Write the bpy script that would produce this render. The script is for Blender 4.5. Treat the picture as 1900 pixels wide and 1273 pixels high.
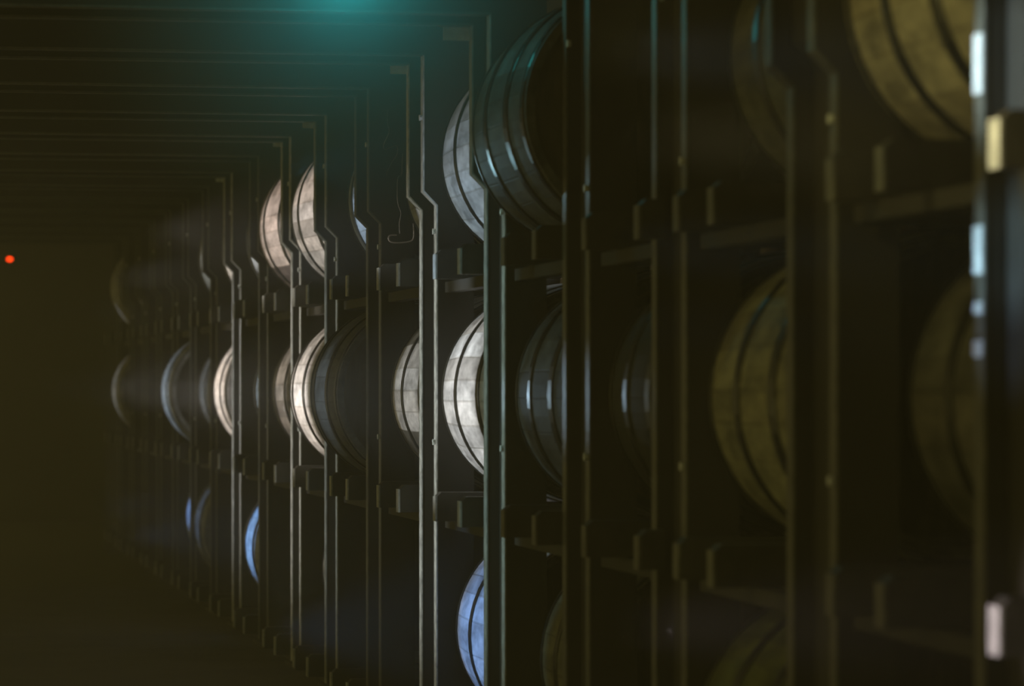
import bpy, bmesh, math, random
from math import sin, cos, tan, atan, pi, sqrt, radians
from mathutils import Vector, Matrix
for o in list(bpy.data.objects): bpy.data.objects.remove(o)
SC = bpy.context.scene; COL = SC.collection
# ---------------------------------------------------------------- camera
F = 6600.0                       # focal length in pixels of the 1900 px frame
TH = atan(1170.0/F); c, s = cos(TH), sin(TH)
XP = 1.54                        # aisle face of the rack, metres right of the camera
FLOOR_V = 0.69
CAMH = FLOOR_V*XP/c
cam = bpy.data.cameras.new('camera'); co = bpy.data.objects.new('camera', cam); COL.objects.link(co)
co.location = (0, 0, CAMH); co.rotation_euler = (pi/2, 0, -TH)
cam.sensor_width = 36; cam.lens = F/1900*36; cam.shift_y = 83.5/1900
cam.clip_start = .05; cam.clip_end = 100
cam.dof.use_dof = True; cam.dof.focus_distance = 11.0; cam.dof.aperture_fstop = 4.3
SC.camera = co
# ---------------------------------------------------------------- world, exposure
w = bpy.data.worlds.new('world'); SC.world = w; w.use_nodes = True
bg = w.node_tree.nodes['Background']
nt = w.node_tree; tcw = nt.nodes.new('ShaderNodeTexCoord'); sx = nt.nodes.new('ShaderNodeSeparateXYZ')
mr = nt.nodes.new('ShaderNodeMapRange'); mr.inputs['From Min'].default_value = .25; mr.inputs['From Max'].default_value = -1
mr.inputs['To Min'].default_value = .33; mr.inputs['To Max'].default_value = 1      # added ambient light, stronger from the left where the wall is omitted
nt.links.new(tcw.outputs['Generated'], sx.inputs[0]); nt.links.new(sx.outputs[0], mr.inputs['Value'])
ml = nt.nodes.new('ShaderNodeMath'); ml.operation = 'MULTIPLY'; ml.inputs[1].default_value = .37
nt.links.new(mr.outputs[0], ml.inputs[0]); nt.links.new(ml.outputs[0], bg.inputs[1])
bg.inputs[0].default_value = (1.0, 0.80, 0.24, 1)
vs = SC.view_settings; vs.view_transform = 'Standard'; vs.look = 'None'; vs.gamma = 1; vs.exposure = 0
vs.use_curve_mapping = False
# ---------------------------------------------------------------- geometry of the picture
def plane_y(q, X=XP):            # depth of the plane whose aisle face shows at 1/q pixels from the vanishing line
    Zc = F*XP*q*1e-6/c
    return (Zc - X*s)/c if X == XP else (F*XP*q*1e-6/c - XP*s)/c
def x_of(px, Y):                 # lateral position of image column px on the plane Y
    t = (px-950)/F
    return (t*Y*c + Y*s)/(c - t*s)
def zv(v): return CAMH - v*XP/c  # height of level v (v grows downwards)

def spot(name, bay_q, px, py, col, watt, deg, src=(-1.1, 0.0, 0.0), blend=.35, size=.04):
    Y = plane_y(bay_q); X = x_of(px, Y); Zc = Y*c + X*s
    tgt = Vector((X, Y, CAMH - (py-720)*Zc/F))
    L = bpy.data.lights.new(name, 'SPOT'); L.energy = watt*.11; L.color = col
    L.spot_size = radians(min(deg*4.4, 100)); L.spot_blend = blend; L.shadow_soft_size = size
    o = bpy.data.objects.new(name, L); COL.objects.link(o)
    o.location = Vector((X-.55, Y+src[1]-.05, tgt.z+src[2]))
    o.rotation_euler = (tgt-o.location).to_track_quat('-Z', 'Y').to_euler()
    return o
WARM = (1, .90, .82); NEU = (.95, .98, 1.0); COOL = (.62, .80, 1); BLUE = (.26, .52, 1); TEAL = (.35, .85, 1); GOLD = (1, .86, .30)
# added unseen spots for barrels and arms: name, q, px, py, colour, watts, cone
spot('added_spot', 962, 850, 735, NEU, 210, 15)
spot('added_spot', 962, 850, 330, COOL, 120, 15, src=(-1.1, 0, -.3))
spot('added_spot', 962, 870, 1160, BLUE, 170, 13)
spot('added_spot', 1068, 760, 720, NEU, 75, 12, blend=.1)
spot('added_spot', 1068, 770, 425, NEU, 140, 8)
spot('added_spot', 1175, 600, 730, COOL, 60, 9, blend=.5)
spot('added_spot', 1180, 668, 440, COOL, 170, 8)
spot('added_spot', 1285, 565, 735, WARM, 240, 14)
spot('added_spot', 1285, 570, 430, WARM, 150, 14)
spot('added_spot', 1390, 500, 440, WARM, 190, 13)
spot('added_spot', 1390, 520, 720, WARM, 120, 11)
spot('added_spot', 1500, 470, 500, NEU, 150, 8)
spot('added_spot', 1500, 475, 730, COOL, 90, 8)
spot('added_spot', 1500, 468, 990, BLUE, 230, 9)
spot('added_spot', 1610, 415, 720, WARM, 260, 13)
spot('added_spot', 1610, 425, 515, WARM, 200, 8)
spot('added_spot', 1715, 380, 710, COOL, 45, 10)
spot('added_spot', 1715, 378, 520, NEU, 60, 8)
spot('added_spot', 1715, 380, 950, BLUE, 45, 8)
spot('added_spot', 1825, 325, 725, COOL, 75, 12)
spot('added_spot', 1825, 347, 935, BLUE, 160, 6)
spot('added_spot', 1930, 317, 570, NEU, 40, 5)
spot('added_spot', 2150, 262, 575, NEU, 60, 3.5)
spot('added_spot', 2260, 225, 720, NEU, 45, 10)
spot('added_spot', 2260, 212, 580, NEU, 80, 2.5)
spot('added_spot', 650, 1385, 830, GOLD, 7.5, 18)
spot('added_spot', 650, 1400, 200, GOLD, 4, 16)
spot('added_spot', 650, 1380, 1230, (.8, .9, .1), 1.2, 16)
spot('added_spot', 545, 1700, 80, (1, .86, .30), 24, 24)
spot('added_spot', 545, 1730, 760, (1, .86, .45), 3.5, 20)
spot('added_spot', 845, 990, 735, (.4, .75, 1), 12, 14)
spot('added_spot', 845, 950, 320, (.35, .8, 1), 5, 14)
spot('added_spot', 845, 1020, 1170, GOLD, 4, 14)
spot('added_spot', 478, 1850, 270, (1, .85, .45), 300, 6, blend=.1)
spot('added_spot', 478, 1850, 1150, (1, .80, .85), 200, 6, blend=.1)
# unseen upright area lights added to brighten the frame edges
def edge_fill(i_near, i_far, watt, col, zc=-.12, ln=1.25):
    Y = (plane_y(i_near)+plane_y(i_far))/2
    L = bpy.data.lights.new('added_edge_light', 'AREA'); L.shape = 'RECTANGLE'; L.size = .04; L.size_y = ln
    L.energy = watt*.8; L.color = col; L.spread = radians(55)
    o = bpy.data.objects.new('added_edge_light', L); COL.objects.link(o); o.location = (XP-.55, Y, CAMH+zc)
    o.rotation_euler = (Vector((1, 0, 0))).to_track_quat('-Z', 'Y').to_euler()
    return o
edge_fill(995, 1027, 1.9, (.92, 1, 1)); edge_fill(886, 917, 1.1, (.6, .95, 1)); edge_fill(1212, 1247, 1.3, (.85, .95, 1))
edge_fill(1318, 1350, 2.2, (1, .97, .92)); edge_fill(1538, 1576, 2.6, (.97, .98, 1)); edge_fill(1429, 1466, .9, (1, 1, .95))
edge_fill(1106, 1140, .35, (1, 1, .9)); edge_fill(1750, 1800, .6, (.9, .95, 1))
# two unseen added spots farther down the aisle that glint on the hoops of the dark barrels
def glint(q, px, py, dx, dy, dz, col, watt, deg):
    Y = plane_y(q); X = x_of(px, Y); Zc = Y*c+X*s; t = Vector((X, Y, CAMH-(py-720)*Zc/F))
    L = bpy.data.lights.new('glint_spot', 'SPOT'); L.energy = watt; L.color = col; L.spot_size = radians(deg); L.spot_blend = .6; L.shadow_soft_size = .035
    o = bpy.data.objects.new('glint_spot', L); COL.objects.link(o); o.location = t+Vector((dx, dy, dz))
    o.rotation_euler = (t-o.location).to_track_quat('-Z', 'Y').to_euler()
glint(845, 985, 738, -.32, 2.0, .0, (.55, .8, 1), 4, 7)
glint(845, 930, 300, -.34, 2.0, -.11, (.45, .85, 1), 5, 9)
# the teal lamp hanging above the frames
def lamp_point(name, q, px, py, col, watt, r=.03):
    Y = plane_y(q); X = x_of(px, Y); Zc = Y*c + X*s
    L = bpy.data.lights.new(name, 'POINT'); L.energy = watt; L.color = col; L.shadow_soft_size = r
    o = bpy.data.objects.new(name, L); COL.objects.link(o); o.location = (X, Y, CAMH-(py-720)*Zc/F); return o
teal = lamp_point('teal_lamp_light', 850, 640, -60, (.05, .82, .85), 2.6, .03)

# ---------------------------------------------------------------- materials
def mat(name, col, rough=.6, metal=0, noise=0, scale=8, col2=None, bump=0, stretch=None, emit=None, spec=.5, vcol=False):
    m = bpy.data.materials.new(name); m.use_nodes = True; nt = m.node_tree; N = nt.nodes; Lk = nt.links
    b = N['Principled BSDF']; b.inputs['Roughness'].default_value = rough; b.inputs['Metallic'].default_value = metal
    b.inputs['Specular IOR Level'].default_value = spec
    tc = N.new('ShaderNodeTexCoord'); mp = N.new('ShaderNodeMapping'); Lk.new(tc.outputs['Object'], mp.inputs[0])
    if stretch: mp.inputs['Scale'].default_value = stretch
    nz = N.new('ShaderNodeTexNoise'); nz.inputs['Scale'].default_value = scale; nz.inputs['Detail'].default_value = 7
    nz.inputs['Roughness'].default_value = .65
    Lk.new(mp.outputs[0], nz.inputs['Vector'])
    rp = N.new('ShaderNodeValToRGB'); rp.color_ramp.elements[0].position = .36; rp.color_ramp.elements[1].position = .64
    rp.color_ramp.elements[0].color = (*(col2 or tuple(x*(1-noise) for x in col)), 1); rp.color_ramp.elements[1].color = (*col, 1)
    Lk.new(nz.outputs[0], rp.inputs[0])
    out = rp.outputs[0]
    if vcol:
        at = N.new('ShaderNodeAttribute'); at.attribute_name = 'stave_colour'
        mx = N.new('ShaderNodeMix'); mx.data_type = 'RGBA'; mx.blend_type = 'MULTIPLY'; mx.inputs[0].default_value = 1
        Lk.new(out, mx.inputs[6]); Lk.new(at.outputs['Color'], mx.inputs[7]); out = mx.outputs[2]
    Lk.new(out, b.inputs['Base Color'])
    if bump:
        bp = N.new('ShaderNodeBump'); bp.inputs['Strength'].default_value = bump; bp.inputs['Distance'].default_value = .004
        Lk.new(nz.outputs[0], bp.inputs['Height']); Lk.new(bp.outputs[0], b.inputs['Normal'])
    if emit:
        b.inputs['Emission Color'].default_value = (*emit[0], 1); b.inputs['Emission Strength'].default_value = emit[1]
    return m
M = {
 'post': mat('worn_grey_steel', (.27, .27, .23), .42, .0, .45, 26, bump=.5),
 'strip': mat('baked_light_edge_dim', (.13, .13, .11), .4, .0, .5, 30, bump=.5),  # paler than the posts: light on the aisle faces put into colour
 'strip_bright': mat('baked_light_edge_bright', (.75, .76, .73), .35, .0, .55, 34, bump=.6),  # brightest step, for frames whose edges should look strongly lit
 'strip_mid': mat('baked_light_edge_mid', (.42, .44, .42), .38, .0, .5, 34, bump=.6),  # middle step of the light put into the edge colour
 'web': mat('dark_painted_steel', (.024, .022, .016), .7, 0, .35, 6),
 'arm': mat('galvanised_arm', (.036, .034, .027), .6, 0, .45, 20, bump=.3),
 'plate': mat('pale_plate', (.85, .9, .9), .5, 0, .3, 30),
 'wood': mat('barrel_wood', (.9, .9, .9), .62, 0, .62, 8, vcol=True, stretch=(2.2, .8, 2.2), bump=.35, spec=.3),
 'head': mat('barrel_head_wood', (.12, .10, .06), .7, 0, .4, 9, stretch=(6, 1, 1)),
 'hoop': mat('blued_steel_hoop', (.055, .055, .05), .30, .75, .3, 20),
 'bung': mat('bung_wood', (.2, .14, .08), .7, 0, .3, 20),
 'floor': mat('dusty_concrete', (.09, .082, .055), .85, 0, .3, 3),
 'wall': mat('dark_plaster', (.075, .068, .045), .9, 0, .3, 1.5),
 'wire': mat('dusty_wire', (.20, .15, .12), .6, 0, .4, 40),
 'black': mat('black_plastic', (.03, .03, .03), .5, 0, .2, 20),
 'red': mat('red_lens', (.8, .05, .01), .4, 0, 0, 5, emit=((1, .045, .004), 5)),
 'lens': mat('teal_lens', (.1, .5, .6), .4, 0, 0, 5, emit=((.1, .75, .85), 10)),
 'tin': mat('lamp_tin', (.3, .3, .28), .5, .3, .3, 20),
}
# ---------------------------------------------------------------- helpers
def finish(name, bm, m, parent=None, loc=(0, 0, 0), smooth=False, bevel=0):
    me = bpy.data.meshes.new(name)
    bmesh.ops.recalc_face_normals(bm, faces=bm.faces) if not smooth else None
    bm.to_mesh(me); bm.free()
    if smooth:
        for p in me.polygons: p.use_smooth = True
    me.materials.append(m)
    o = bpy.data.objects.new(name, me); COL.objects.link(o); o.location = loc
    if parent: o.parent = parent
    if bevel:
        b = o.modifiers.new('bevel', 'BEVEL'); b.width = bevel; b.segments = 2; b.limit_method = 'ANGLE'
    return o
def bx(bm, x0, x1, y0, y1, z0, z1):
    v = [bm.verts.new(p) for p in ((x0,y0,z0),(x1,y0,z0),(x1,y1,z0),(x0,y1,z0),(x0,y0,z1),(x1,y0,z1),(x1,y1,z1),(x0,y1,z1))]
    for f in ((0,3,2,1),(4,5,6,7),(0,1,5,4),(1,2,6,5),(2,3,7,6),(3,0,4,7)): bm.faces.new([v[i] for i in f])
def prism(bm, pts, y0, y1):      # outline in x,z extruded along y
    a = [bm.verts.new((x, y0, z)) for x, z in pts]; b = [bm.verts.new((x, y1, z)) for x, z in pts]
    bm.faces.new(a); bm.faces.new(b[::-1]); n = len(pts)
    for i in range(n): bm.faces.new((a[(i+1)%n], a[i], b[i], b[(i+1)%n]))
def box_obj(name, dims, m, parent=None, bevel=0):
    bm = bmesh.new(); bx(bm, *dims); return finish(name, bm, m, parent, bevel=bevel)
def empty(name, loc, label=None, cat=None, group=None):
    o = bpy.data.objects.new(name, None); COL.objects.link(o); o.location = loc; o.empty_display_size = .1
    if label: o['label'] = label
    if cat: o['category'] = cat
    if group: o['group'] = group
    return o
def tag(o, label, cat, group=None):
    o['label'] = label; o['category'] = cat
    if group: o['group'] = group
    return o
def struct(o): o['kind'] = 'structure'; return o

# ---------------------------------------------------------------- the room
YEND = plane_y(2816)
XW = 2.32
def haze(name, dens, col, label):
    m = bpy.data.materials.new(name); m.use_nodes = True; N = m.node_tree.nodes; N.remove(N['Principled BSDF'])
    v = N.new('ShaderNodeVolumeScatter'); v.inputs['Density'].default_value = dens; v.inputs['Color'].default_value = (*col, 1)
    m.node_tree.links.new(v.outputs[0], N['Material Output'].inputs['Volume']); return m
struct(box_obj('floor', (-1.75, XW+.1, -1.5, YEND+.1, -.1, 0), M['floor']))
struct(box_obj('wall_end', (-1.75, XW+.1, YEND, YEND+.1, 0, 3.1), M['wall']))
struct(box_obj('wall_right', (XW, XW+.1, 1.5, YEND, 0, 3.1), M['wall']))
struct(box_obj('ceiling', (-1.75, XW+.1, 1.5, YEND+.1, 3.1, 3.2), M['wall']))

# ---------------------------------------------------------------- portal frames
NEAR = {0: 469, 1: 578, 2: 686, 3: 780, 4: 886, 5: 995, 6: 1106, 7: 1212, 8: 1318, 9: 1429, 10: 1538, 11: 1647}
FAR = {0: 505, 1: 610, 2: 717, 3: 811, 4: 917, 5: 1027, 6: 1140, 7: 1247, 8: 1350, 9: 1466, 10: 1576, 11: 1681}
for i in range(12, 18): NEAR[i] = 1647+109*(i-11); FAR[i] = NEAR[i]+34
XU, XL = XP, XP*1.0255           # upper and lower aisle face
ARM_X = XP*.992
LEVELS = (-.247, .186, .619)     # tops of the cradle arms
ROWC = {'T': -.4225, 'M': .0105, 'B': .4435}
R_END, R_BILGE = .186*XP/c*1.0, .197*XP/c
ARM_H = .052*XP/c
# barrels: bay -> row -> (left edge px, wood tone, patchiness, wood kind)
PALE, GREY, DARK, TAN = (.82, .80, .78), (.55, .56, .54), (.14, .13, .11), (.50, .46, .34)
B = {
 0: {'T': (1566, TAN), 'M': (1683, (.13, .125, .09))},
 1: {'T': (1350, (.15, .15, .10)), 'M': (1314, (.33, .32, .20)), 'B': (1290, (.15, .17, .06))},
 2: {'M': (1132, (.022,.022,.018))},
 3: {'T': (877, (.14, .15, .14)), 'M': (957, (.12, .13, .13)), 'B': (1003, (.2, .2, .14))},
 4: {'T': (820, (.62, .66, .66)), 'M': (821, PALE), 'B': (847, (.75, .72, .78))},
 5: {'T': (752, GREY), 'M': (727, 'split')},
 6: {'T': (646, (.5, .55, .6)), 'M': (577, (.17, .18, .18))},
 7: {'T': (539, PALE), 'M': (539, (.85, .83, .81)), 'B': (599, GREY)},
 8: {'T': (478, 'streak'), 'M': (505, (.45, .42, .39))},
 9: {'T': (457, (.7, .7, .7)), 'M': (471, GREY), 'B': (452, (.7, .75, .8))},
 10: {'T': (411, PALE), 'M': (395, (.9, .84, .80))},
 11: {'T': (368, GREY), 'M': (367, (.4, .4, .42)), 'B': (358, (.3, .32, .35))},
 12: {'M': (298, (.6, .62, .66)), 'B': (343, (.6, .65, .8))},
 13: {'T': (310, GREY)},
 15: {'T': (253, (.6, .6, .6))},
 16: {'M': (208, (.5, .5, .5)), 'T': (206, (.6, .6, .6))},
}
ARMQ = {-1: (484,), 0: (532, 560), 1: (641, 669), 2: (704, 757)}
def bay_span(i):
    y0, y1 = plane_y(FAR[i]), plane_y(NEAR[i+1]); return y0, y1
YAW = {(7, 'T'): .054, (8, 'T'): .045}   # how far the near end is tucked in, metres
def barrel_x(i, row):            # lateral centre of the barrel whose far chime touches px
    y0, y1 = bay_span(i); Yf = y1-.012
    return x_of(B[i][row][0], Yf) + R_END

FRAME_LABEL = {
 0: 'blurred steel frame at the right edge of the picture, with painted glints on its post',
 1: 'blurred steel frame standing left of the golden barrel at the upper right',
 2: 'faint steel frame rising alone through the dark gap right of the teal-glinting barrels',
 3: 'dark steel frame against which the glossy blue-glinting barrels are cut off',
 4: 'steel frame with a tinted corner plate beside the teal glow, cutting the large pale barrel',
 5: 'brightly edged steel frame with a hanging wire, left of the large pale barrel',
 6: 'unlit steel frame cutting off the big dark barrel that bulges into the aisle',
 7: 'steel frame behind the big dark barrel, with a small bluish plate at its corner',
 8: 'steel frame with thin bright posts just left of the brightest pale barrel',
 9: 'dull steel frame left of the pinkish upper barrel',
 10: 'steel frame with a bright post cutting the short pink-white barrel',
 11: 'dull steel frame just left of the short pink-white barrel',
 12: 'dim steel frame cutting the narrow blue-white barrel far down the aisle',
}
def portal(i):
    yn, yf = plane_y(NEAR[i]), plane_y(FAR[i]); dq = .046
    ztop = zv(-.614); zc0, zc1 = zv(-.363), zv(-.338)
    lab = FRAME_LABEL.get(i, 'one of the faint steel frames crowded together at the far end of the aisle')
    root = empty('rack_frame', (XP, yn, 0), lab, 'rack frame', 'steel portal frames lining the aisle')
    def loc(bm):
        bmesh.ops.translate(bm, verts=bm.verts, vec=(-XP, -yn, 0)); return bm
    W = .11; BH = .13; XLft = -XU
    for y0 in (yn, yf-dq):
        bm = bmesh.new()
        e = .004; SM = M['strip_bright' if i in (5, 8, 10) else 'strip_mid' if i in (4, 7) else 'strip']; XS = XL if i in (0, 2, 3) else XU  # edge colour follows how brightly each frame should look lit
        prism(bm, [(XL+e, 0), (XL+e, zc1), (XS+e, zc0+e*.6), (XS+e, ztop), (XS+e, ztop+BH), (XL+W, ztop+BH), (XL+W, 0)], y0+.001, y0+dq-.001)
        pm = finish('post', loc(bm), M['web'], root)
        bm = bmesh.new(); prism(bm, [(XL, 0), (XL, zc1), (XS, zc0), (XS, ztop), (XS+e, ztop), (XS+e, zc0+e*.6), (XL+e, zc1), (XL+e, 0)], y0, y0+dq)  # thin lip added to carry the light put into its colour
        finish('lit_edge', loc(bm), SM, root)['label'] = 'aisle edge of the post with light put into its colour'
        bm = bmesh.new(); bx(bm, XLft, XS+e, y0+.001, y0+dq-.001, ztop+.006, ztop+BH)
        finish('cross_beam', loc(bm), M['web'], root)
        bm = bmesh.new(); bx(bm, XLft, XS+e, y0, y0+dq, ztop, ztop+.006)
        finish('lit_edge', loc(bm), M['strip'], root)['label'] = 'lower edge of the cross beam with light put into its colour'
        bm = bmesh.new(); bx(bm, -XL-W, -XL, y0, y0+dq, 0, ztop+BH); bx(bm, -XL, XLft, y0, y0+dq, zc0, ztop+BH)
        finish('post', loc(bm), M['web'], root)
    # recessed web between the two posts and the two beams
    bm = bmesh.new(); r = .035
    XR = (XL if i in (0, 2, 3) else XU)+r
    prism(bm, [(XL+r, 0), (XL+r, zc1+r), (XR, zc0+r), (XR, ztop+r), (XR, ztop+BH), (XL+W-.01, ztop+BH), (XL+W-.01, 0)], yn+dq, yf-dq)
    finish('web_panel', loc(bm), M['web'], root)
    bm = bmesh.new(); bx(bm, XLft, XU+r, yn+dq, yf-dq, ztop+r, ztop+BH-.01)
    finish('beam_cover', loc(bm), M['web'], root)
    # base plate, back leg
    bm = bmesh.new(); bx(bm, XL-.02, XL+W+.04, yn-.02, yf+.02, 0, .012); finish('base_plate', loc(bm), M['arm'], root)
    bm = bmesh.new(); bx(bm, XW-.10, XW-.02, yn, yf, 0, ztop+BH); finish('back_leg', loc(bm), M['web'], root)
    for lv in LEVELS:
        bm = bmesh.new(); bx(bm, XL+W, XW-.1, yn+.08, yf-.08, zv(lv)-ARM_H, zv(lv)-.01); finish('tie_bar', loc(bm), M['arm'], root)
    if i in (4, 5, 7, 8, 10):
        k = {4: .070, 5: .048, 7: .040, 8: .03, 10: .035}[i]
        bm = bmesh.new(); bx(bm, XU-k, XU-.001, yf-.006, yf, ztop-k*.52, ztop-.001)
        finish('corner_plate', loc(bm), M['plate'], root)['label'] = 'pale corner plate'
    # bolts on the posts
    rnd = random.Random(i)
    for z in (zv(.10), zv(-.29), zv(-.5)):
        bm = bmesh.new(); x = XL if z < zc1 else XU
        bmesh.ops.create_cone(bm, cap_ends=True, segments=8, radius1=.009, radius2=.007, depth=.008, matrix=Matrix.Translation((x-.004, yn+dq/2, z)) @ Matrix.Rotation(pi/2, 4, 'Y'))
        finish('bolt', loc(bm), M['plate'], root)
    # cradle arms: flat bars that stick out in front of the posts, hollowed where the barrel lies
    if i in ARMQ: qs = ARMQ[i]
    else: qs = (FAR[i]+4, FAR[i]+45)
    if i == 0: qs = (478,)+tuple(ARMQ[0])
    for lv, row in zip(LEVELS, 'TMB'):
        for n, q in enumerate(qs):
            ya = plane_y(q); L = .05
            if i == 0 and n == 0: ya = plane_y(478)-.01
            x1 = XL+.30; zt = zv(lv)
            inbay = ya > yf and i+1 in NEAR
            pts = [(ARM_X, zt-ARM_H), (ARM_X, zt-.012), (ARM_X+.012, zt)]
            if inbay and i in B and row in B[i]:
                xc = barrel_x(i, row) + YAW.get((i, row), 0)*.8; cz = zv(ROWC[row]); rr = R_BILGE+.006
                x1 = xc+.24
                for k in range(25):
                    x = xc-.2+.4*k/24; 
                    if x < ARM_X+.02: continue
                    zz = cz - sqrt(rr*rr-(x-xc)**2)
                    if zz < zt: pts.append((x, zz))
            elif inbay: x1 = XW-.12
            pts += [(max(x1, pts[-1][0]+.02), zt), (max(x1, pts[-1][0]+.02), zt-ARM_H)]
            if not inbay: pts = [(ARM_X, zt-ARM_H), (ARM_X, zt-.012), (ARM_X+.012, zt), (XL-.001, zt), (XL-.001, zt-ARM_H)]
            bm = bmesh.new(); prism(bm, pts, ya, ya+L)
            ao = finish('cradle_arm', loc(bm), M['arm'], root)
            bm = bmesh.new(); bx(bm, ARM_X-.005, ARM_X, ya, ya+L, zt-ARM_H, zt-.012)  # paler cap added so the arm end looks lit
            finish('lit_end', loc(bm), M['strip' if 0 < i < 4 or (i == 0 and n) else 'strip_mid'], ao)['label'] = 'end face of the arm with light put into its colour'
        if i+1 in NEAR:          # rail that carries the arms, along the back of the bay
            xr = max([barrel_x(i, row)+.02] if (i in B and row in B[i]) else [XL+.15])
            y1 = max(plane_y(NEAR[i+1])-.004, yf+.1)
            bm = bmesh.new(); bx(bm, XL+.02, XL+.06, yf, y1-.03, zv(lv)-ARM_H-.03, zv(lv)-ARM_H); finish('rail', loc(bm), M['web'], root)
    return root, loc
FR = {}
for i in sorted(NEAR): FR[i] = portal(i)

# ---------------------------------------------------------------- barrels
NST = 26
def barrel(i, row, label, group):
    y0, y1 = bay_span(i); y1 -= .012; y0 += .012
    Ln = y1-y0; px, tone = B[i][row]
    Xc = barrel_x(i, row); Zc = zv(ROWC[row])
    rnd = random.Random(i*7+ord(row))
    root = empty('barrel', (Xc, y0, Zc-R_BILGE), label, 'barrel', group)
    dx = YAW.get((i, row), 0); root.location.x += dx; root.rotation_euler = (0, 0, atan(dx/Ln))
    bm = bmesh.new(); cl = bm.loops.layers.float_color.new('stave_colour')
    NS = 14; rot0 = rnd.uniform(0, 2*pi/NST)
    prof = [(k/NS, R_END + (R_BILGE-R_END)*(1-(2*k/NS-1)**2)) for k in range(NS+1)]
    ang = []; st = []
    wid = [rnd.uniform(.75, 1.3) for _ in range(NST)]; tot = sum(wid); a = rot0
    for k in range(NST):
        wa = 2*pi*wid[k]/tot; g = .0022/.2
        ang += [(a, -.0008), (a+g, 0), (a+wa*.5, 0), (a+wa-g, 0)]; a += wa
    mid = []
    for k in range(NST):
        aa = ang[4*k+2][0] % (2*pi)
        b = rnd.uniform(.74, 1.08)
        if tone == 'split':       # a few pale staves at eye height among dark ones
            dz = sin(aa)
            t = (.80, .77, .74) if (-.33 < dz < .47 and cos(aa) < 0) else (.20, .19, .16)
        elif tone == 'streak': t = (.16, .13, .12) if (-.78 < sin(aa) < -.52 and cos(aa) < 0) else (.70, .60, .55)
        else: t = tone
        if rnd.random() < .08: b *= .75
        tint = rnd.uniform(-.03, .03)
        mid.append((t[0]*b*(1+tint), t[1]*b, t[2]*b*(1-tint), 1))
    rings = []
    for (u, r) in prof:
        rings.append([bm.verts.new(((r+d)*cos(t), u*Ln, (r+d)*sin(t))) for t, d in ang])
    nA = len(ang)
    for j in range(NS):
        for k in range(nA):
            f = bm.faces.new((rings[j][k], rings[j][(k+1)%nA], rings[j+1][(k+1)%nA], rings[j+1][k]))
            colr = mid[k//4]
            if k % 4 in (0, 3): colr = (colr[0]*.78, colr[1]*.77, colr[2]*.75, 1)
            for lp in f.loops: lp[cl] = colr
    # thick rims and inner walls of the staves at both ends
    for j, sgn in ((0, 1), (NS, -1)):
        r = R_END-.022; y = prof[j][0]*Ln
        in0 = [bm.verts.new((r*cos(t), y, r*sin(t))) for t, d in ang]
        in1 = [bm.verts.new((r*cos(t), y+sgn*.04, r*sin(t))) for t, d in ang]
        for k in range(nA):
            k2 = (k+1) % nA
            for quad in ((rings[j][k], rings[j][k2], in0[k2], in0[k]), (in0[k], in0[k2], in1[k2], in1[k])):
                f = bm.faces.new(quad)
                for lp in f.loops: lp[cl] = mid[k//4]
    bmesh.ops.recalc_face_normals(bm, faces=bm.faces)
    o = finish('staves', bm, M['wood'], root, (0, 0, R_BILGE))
    for yy in (.032, Ln-.036):
        bm = bmesh.new()
        bmesh.ops.create_cone(bm, cap_ends=True, segments=40, radius1=R_END-.021, radius2=R_END-.021, depth=.006, matrix=Matrix.Translation((0, yy, 0)) @ Matrix.Rotation(pi/2, 4, 'X'))
        finish('barrel_head', bm, M['head'], root, (0, 0, R_BILGE))
    def rad(u): return R_END + (R_BILGE-R_END)*(1-(2*u-1)**2)
    hoops = [(.035, .026), (.265, .034), (.71, .034), (.968, .018)]
    if i in (4, 5): hoops = [(.03, .02), (.17, .036), (.56, .036), (.965, .018)]
    if NEAR[i+1] < 900: hoops = [(.04, .03), (.27, .045), (.61, .045), (.96, .024)]
    for u, hw in hoops:
        bm = bmesh.new(); seg = 56; uj = u + rnd.uniform(-.012, .012)
        ya, yb = (uj*Ln-hw/2), (uj*Ln+hw/2); rg = []
        for yy, dr in ((ya, -.002), (ya, .003), (ya+.004, .0045), (yb-.004, .0045), (yb, .003), (yb, -.002)):
            r = rad(min(max(yy/Ln, 0), 1))+dr
            rg.append([bm.verts.new((r*cos(2*pi*k/seg), yy, r*sin(2*pi*k/seg))) for k in range(seg)])
        for p in range(6):
            for k in range(seg):
                bm.faces.new((rg[p][k], rg[p][(k+1)%seg], rg[(p+1)%6][(k+1)%seg], rg[(p+1)%6][k]))
        bmesh.ops.recalc_face_normals(bm, faces=bm.faces)
        finish('hoop', bm, M['hoop'], root, (0, 0, R_BILGE), smooth=False)
    bm = bmesh.new()
    bmesh.ops.create_cone(bm, cap_ends=True, segments=16, radius1=.026, radius2=.022, depth=.02, matrix=Matrix.Translation((0, Ln*.48, R_BILGE+.004)))
    finish('bung', bm, M['bung'], root, (0, 0, R_BILGE))
    return root
G = 'barrels lying in the rack'
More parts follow.
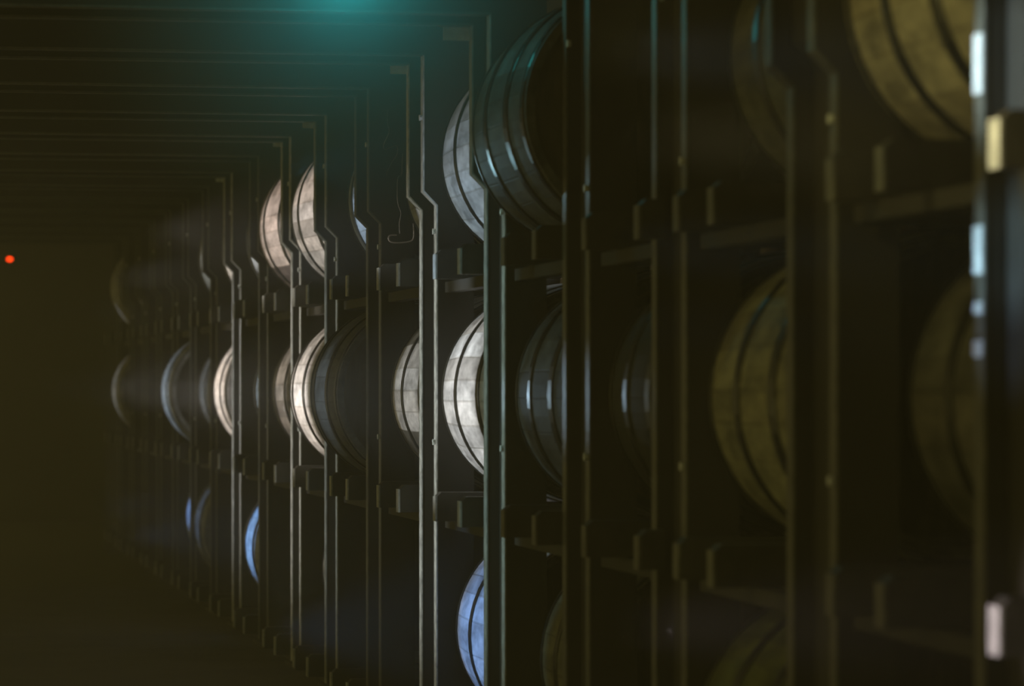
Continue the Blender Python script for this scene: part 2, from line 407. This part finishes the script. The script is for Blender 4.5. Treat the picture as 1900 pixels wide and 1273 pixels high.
LAB = {
 (0,'T'): 'large blurred golden barrel with dark hoops at the upper right corner',
 (0,'M'): 'blurred dim brown barrel on the middle tier at the right edge',
 (1,'T'): 'faint olive barrel on the upper tier left of the golden one',
 (1,'M'): 'blurred yellow-green barrel with patchy staves, middle tier right of centre',
 (1,'B'): 'dark olive barrel showing only its upper curve at the bottom right',
 (2,'M'): 'nearly invisible dark barrel in the black gap right of the blue-glinting one',
 (3,'T'): 'glossy dark upper barrel with small teal highlights, right of the pale upper one',
 (3,'M'): 'dark middle-tier barrel with three blue-white highlights on it',
 (3,'B'): 'very dim olive barrel on the bottom tier below the blue-glinting one',
 (4,'T'): 'large pale upper barrel with blotchy grey staves, its end clipped by a bent post',
 (4,'M'): 'largest pale grey barrel on the middle tier, near the centre of the picture',
 (4,'B'): 'large blue-violet lit barrel on the bottom tier, below the largest pale one',
 (5,'T'): 'sliver of a pale barrel under the bend of the brightly edged post',
 (5,'M'): 'half dark barrel with a block of pale staves at eye height',
 (6,'T'): 'small blue-grey sliver of an upper barrel above the big dark barrel',
 (6,'M'): 'big dark barrel bulging into the aisle in front of the brightest pale one',
 (7,'T'): 'bright white upper barrel with two dark hoops, right of the pinkish one',
 (7,'M'): 'brightest white barrel of the middle tier, half hidden by the big dark one',
 (7,'B'): 'barely lit sliver of a barrel under the big dark barrel',
 (8,'T'): 'pinkish upper barrel with dark streaked lower staves',
 (8,'M'): 'dull greyish barrel directly left of the brightest white middle-tier one',
 (9,'T'): 'small white sliver of a barrel left of the pinkish upper barrel',
 (9,'M'): 'thin bluish sliver of a barrel between the pink-white and the dull greyish ones',
 (9,'B'): 'saturated blue barrel on the bottom tier, left half of the picture',
 (10,'T'): 'tiny bright sliver of an upper barrel above the pink-white one',
 (10,'M'): 'pink-white barrel of the middle tier cut short by a bright post',
 (11,'T'): 'small grey sliver of an upper barrel with a curled bright lower tip',
 (11,'M'): 'dim bluish grey barrel hidden close behind the pink-white one',
 (11,'B'): 'faint grey-blue barrel on the bottom tier beside the tiny blue sliver',
 (12,'M'): 'blue-white crescent of a barrel far down the aisle on the middle tier',
 (12,'B'): 'tiny bright blue sliver of a bottom-tier barrel far down the aisle',
 (13,'T'): 'small lit sliver of a barrel above the far blue-white crescent',
 (15,'T'): 'second last lit speck of a barrel on the far upper tier',
 (16,'T'): 'farthest lit speck of a barrel on the upper tier, at the left',
 (16,'M'): 'farthest grey crescent of a barrel, leftmost on the middle tier',
}
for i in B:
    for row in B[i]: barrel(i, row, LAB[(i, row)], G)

# ---------------------------------------------------------------- glints on the nearest post, painted as pale strips
root, loc = FR[0]
Yp = plane_y(FAR[0])-.046
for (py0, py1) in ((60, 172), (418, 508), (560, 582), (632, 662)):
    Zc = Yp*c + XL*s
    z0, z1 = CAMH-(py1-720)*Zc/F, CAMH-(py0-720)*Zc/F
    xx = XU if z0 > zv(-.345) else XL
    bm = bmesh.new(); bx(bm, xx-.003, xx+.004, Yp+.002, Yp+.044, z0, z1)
    finish('glint_strip', loc(bm), M['plate'], root)['label'] = 'pale strip painted as a glint on the post'
spot('added_spot', 497, 1812, 115, (.7, .9, 1), 260, 5, blend=.2)  # added spots aimed at the glint strips
spot('added_spot', 497, 1812, 465, (.5, .8, 1), 200, 4, blend=.2)
spot('added_spot', 497, 1812, 610, (.4, .6, 1), 60, 4, blend=.4)

# ---------------------------------------------------------------- small things
# wire hanging between two frames
def pt(px, py, q):
    Y = plane_y(q); X = x_of(px, Y); Zc = Y*c+X*s; return (X, Y, CAMH-(py-720)*Zc/F)
def wire(name, pts, rad, label, cat, group=None):
    P = [Vector(pt(*p)) for p in pts]; Q = []
    for k in range(len(P)-1):
        p0, p1, p2, p3 = P[max(k-1, 0)], P[k], P[k+1], P[min(k+2, len(P)-1)]
        for t in (0, .25, .5, .75):
            Q.append(.5*((2*p1)+(p2-p0)*t+(2*p0-5*p1+4*p2-p3)*t*t+(3*p1-p0-3*p2+p3)*t**3))
    Q.append(P[-1]); bm = bmesh.new(); prev = None; side = Vector((0, 1, 0))
    for k, p in enumerate(Q):
        d = (Q[min(k+1, len(Q)-1)]-Q[max(k-1, 0)]).normalized(); u = d.cross(side).normalized(); v = d.cross(u)
        ring = [bm.verts.new(p-P[0]+rad*(u*cos(j*pi/3)+v*sin(j*pi/3))) for j in range(6)]
        if prev:
            for j in range(6): bm.faces.new((prev[j], prev[(j+1)%6], ring[(j+1)%6], ring[j]))
        prev = ring
    o = finish(name, bm, M['wire'], None, P[0]); return tag(o, label, cat, group)
wire('hanging_wire', [(748,190,1022),(735,197,1020),(720,205,1018),(719,228,1015),(722,245,1012),(712,268,1015),(715,277,1018),(735,270,1018),(737,285,1020),(728,300,1020),(718,320,1018),(717,327,1015)], .0013,
     'thin curling wire hanging from the brightly edged frame, upper length', 'wire')
wire('hanging_wire', [(747,285,1022),(746,310,1022),(745,325,1022),(738,332,1020),(738,375,1018),(744,395,1018),(741,415,1018),(742,434,1018)], .0013,
     'thin straight dangling wire close along the brightly edged post', 'wire')
wire('hanging_wire', [(736,436,1018),(724,437,1018),(721,443,1018),(726,449,1018),(745,450,1018),(765,446,1018),(768,430,1018),(767,415,1020)], .0022,
     'hooked end of pale wire above the cradle arm of the brightly edged frame', 'wire')

# red indicator light on the end wall
Y = YEND-.05; X = x_of(18, Y); Zc = Y*c+X*s; Z = CAMH-(481-720)*Zc/F
r = empty('indicator_light', (X, YEND, Z), 'small glowing red indicator light at the dark far end of the aisle', 'light')
box_obj('housing', (-.05, .05, -.04, 0, -.03, .03), M['black'], r)
bm = bmesh.new(); bmesh.ops.create_uvsphere(bm, u_segments=16, v_segments=10, radius=.020); bmesh.ops.scale(bm, verts=bm.verts, vec=(1.15, .6, .8))
finish('lens', bm, M['red'], r, (0, -.042, 0), smooth=True)['label'] = 'glowing red lens'

# ---------------------------------------------------------------- haze added to lift the blacks, denser mist added for the teal glow
o = box_obj('haze', (-1.74, XW-.01, -1.4, YEND-.01, .005, 3.09), haze('black_lift_haze', .017, (1, 1, 1), ''))
o['kind'] = 'stuff'; o['label'] = 'thin haze added to lift the blacks of the hall'; o['category'] = 'haze'
bm = bmesh.new(); bmesh.ops.create_uvsphere(bm, u_segments=32, v_segments=16, radius=.78)
mm = haze('teal_glow_mist', .9, (.45, .95, 1), ''); N = mm.node_tree.nodes; Lk = mm.node_tree.links
tc = N.new('ShaderNodeTexCoord'); ln = N.new('ShaderNodeVectorMath'); ln.operation = 'LENGTH'
mr = N.new('ShaderNodeMapRange'); mr.interpolation_type = 'SMOOTHSTEP'
mr.inputs['From Min'].default_value = 0; mr.inputs['From Max'].default_value = .78; mr.inputs['To Min'].default_value = 1.1; mr.inputs['To Max'].default_value = 0
Lk.new(tc.outputs['Object'], ln.inputs[0]); Lk.new(ln.outputs['Value'], mr.inputs['Value']); Lk.new(mr.outputs[0], N['Volume Scatter'].inputs['Density'])
o = finish('mist', bm, mm, None, teal.location, smooth=True)
o['kind'] = 'stuff'; o['label'] = 'mist added to carry the teal glow at the top centre'; o['category'] = 'mist'
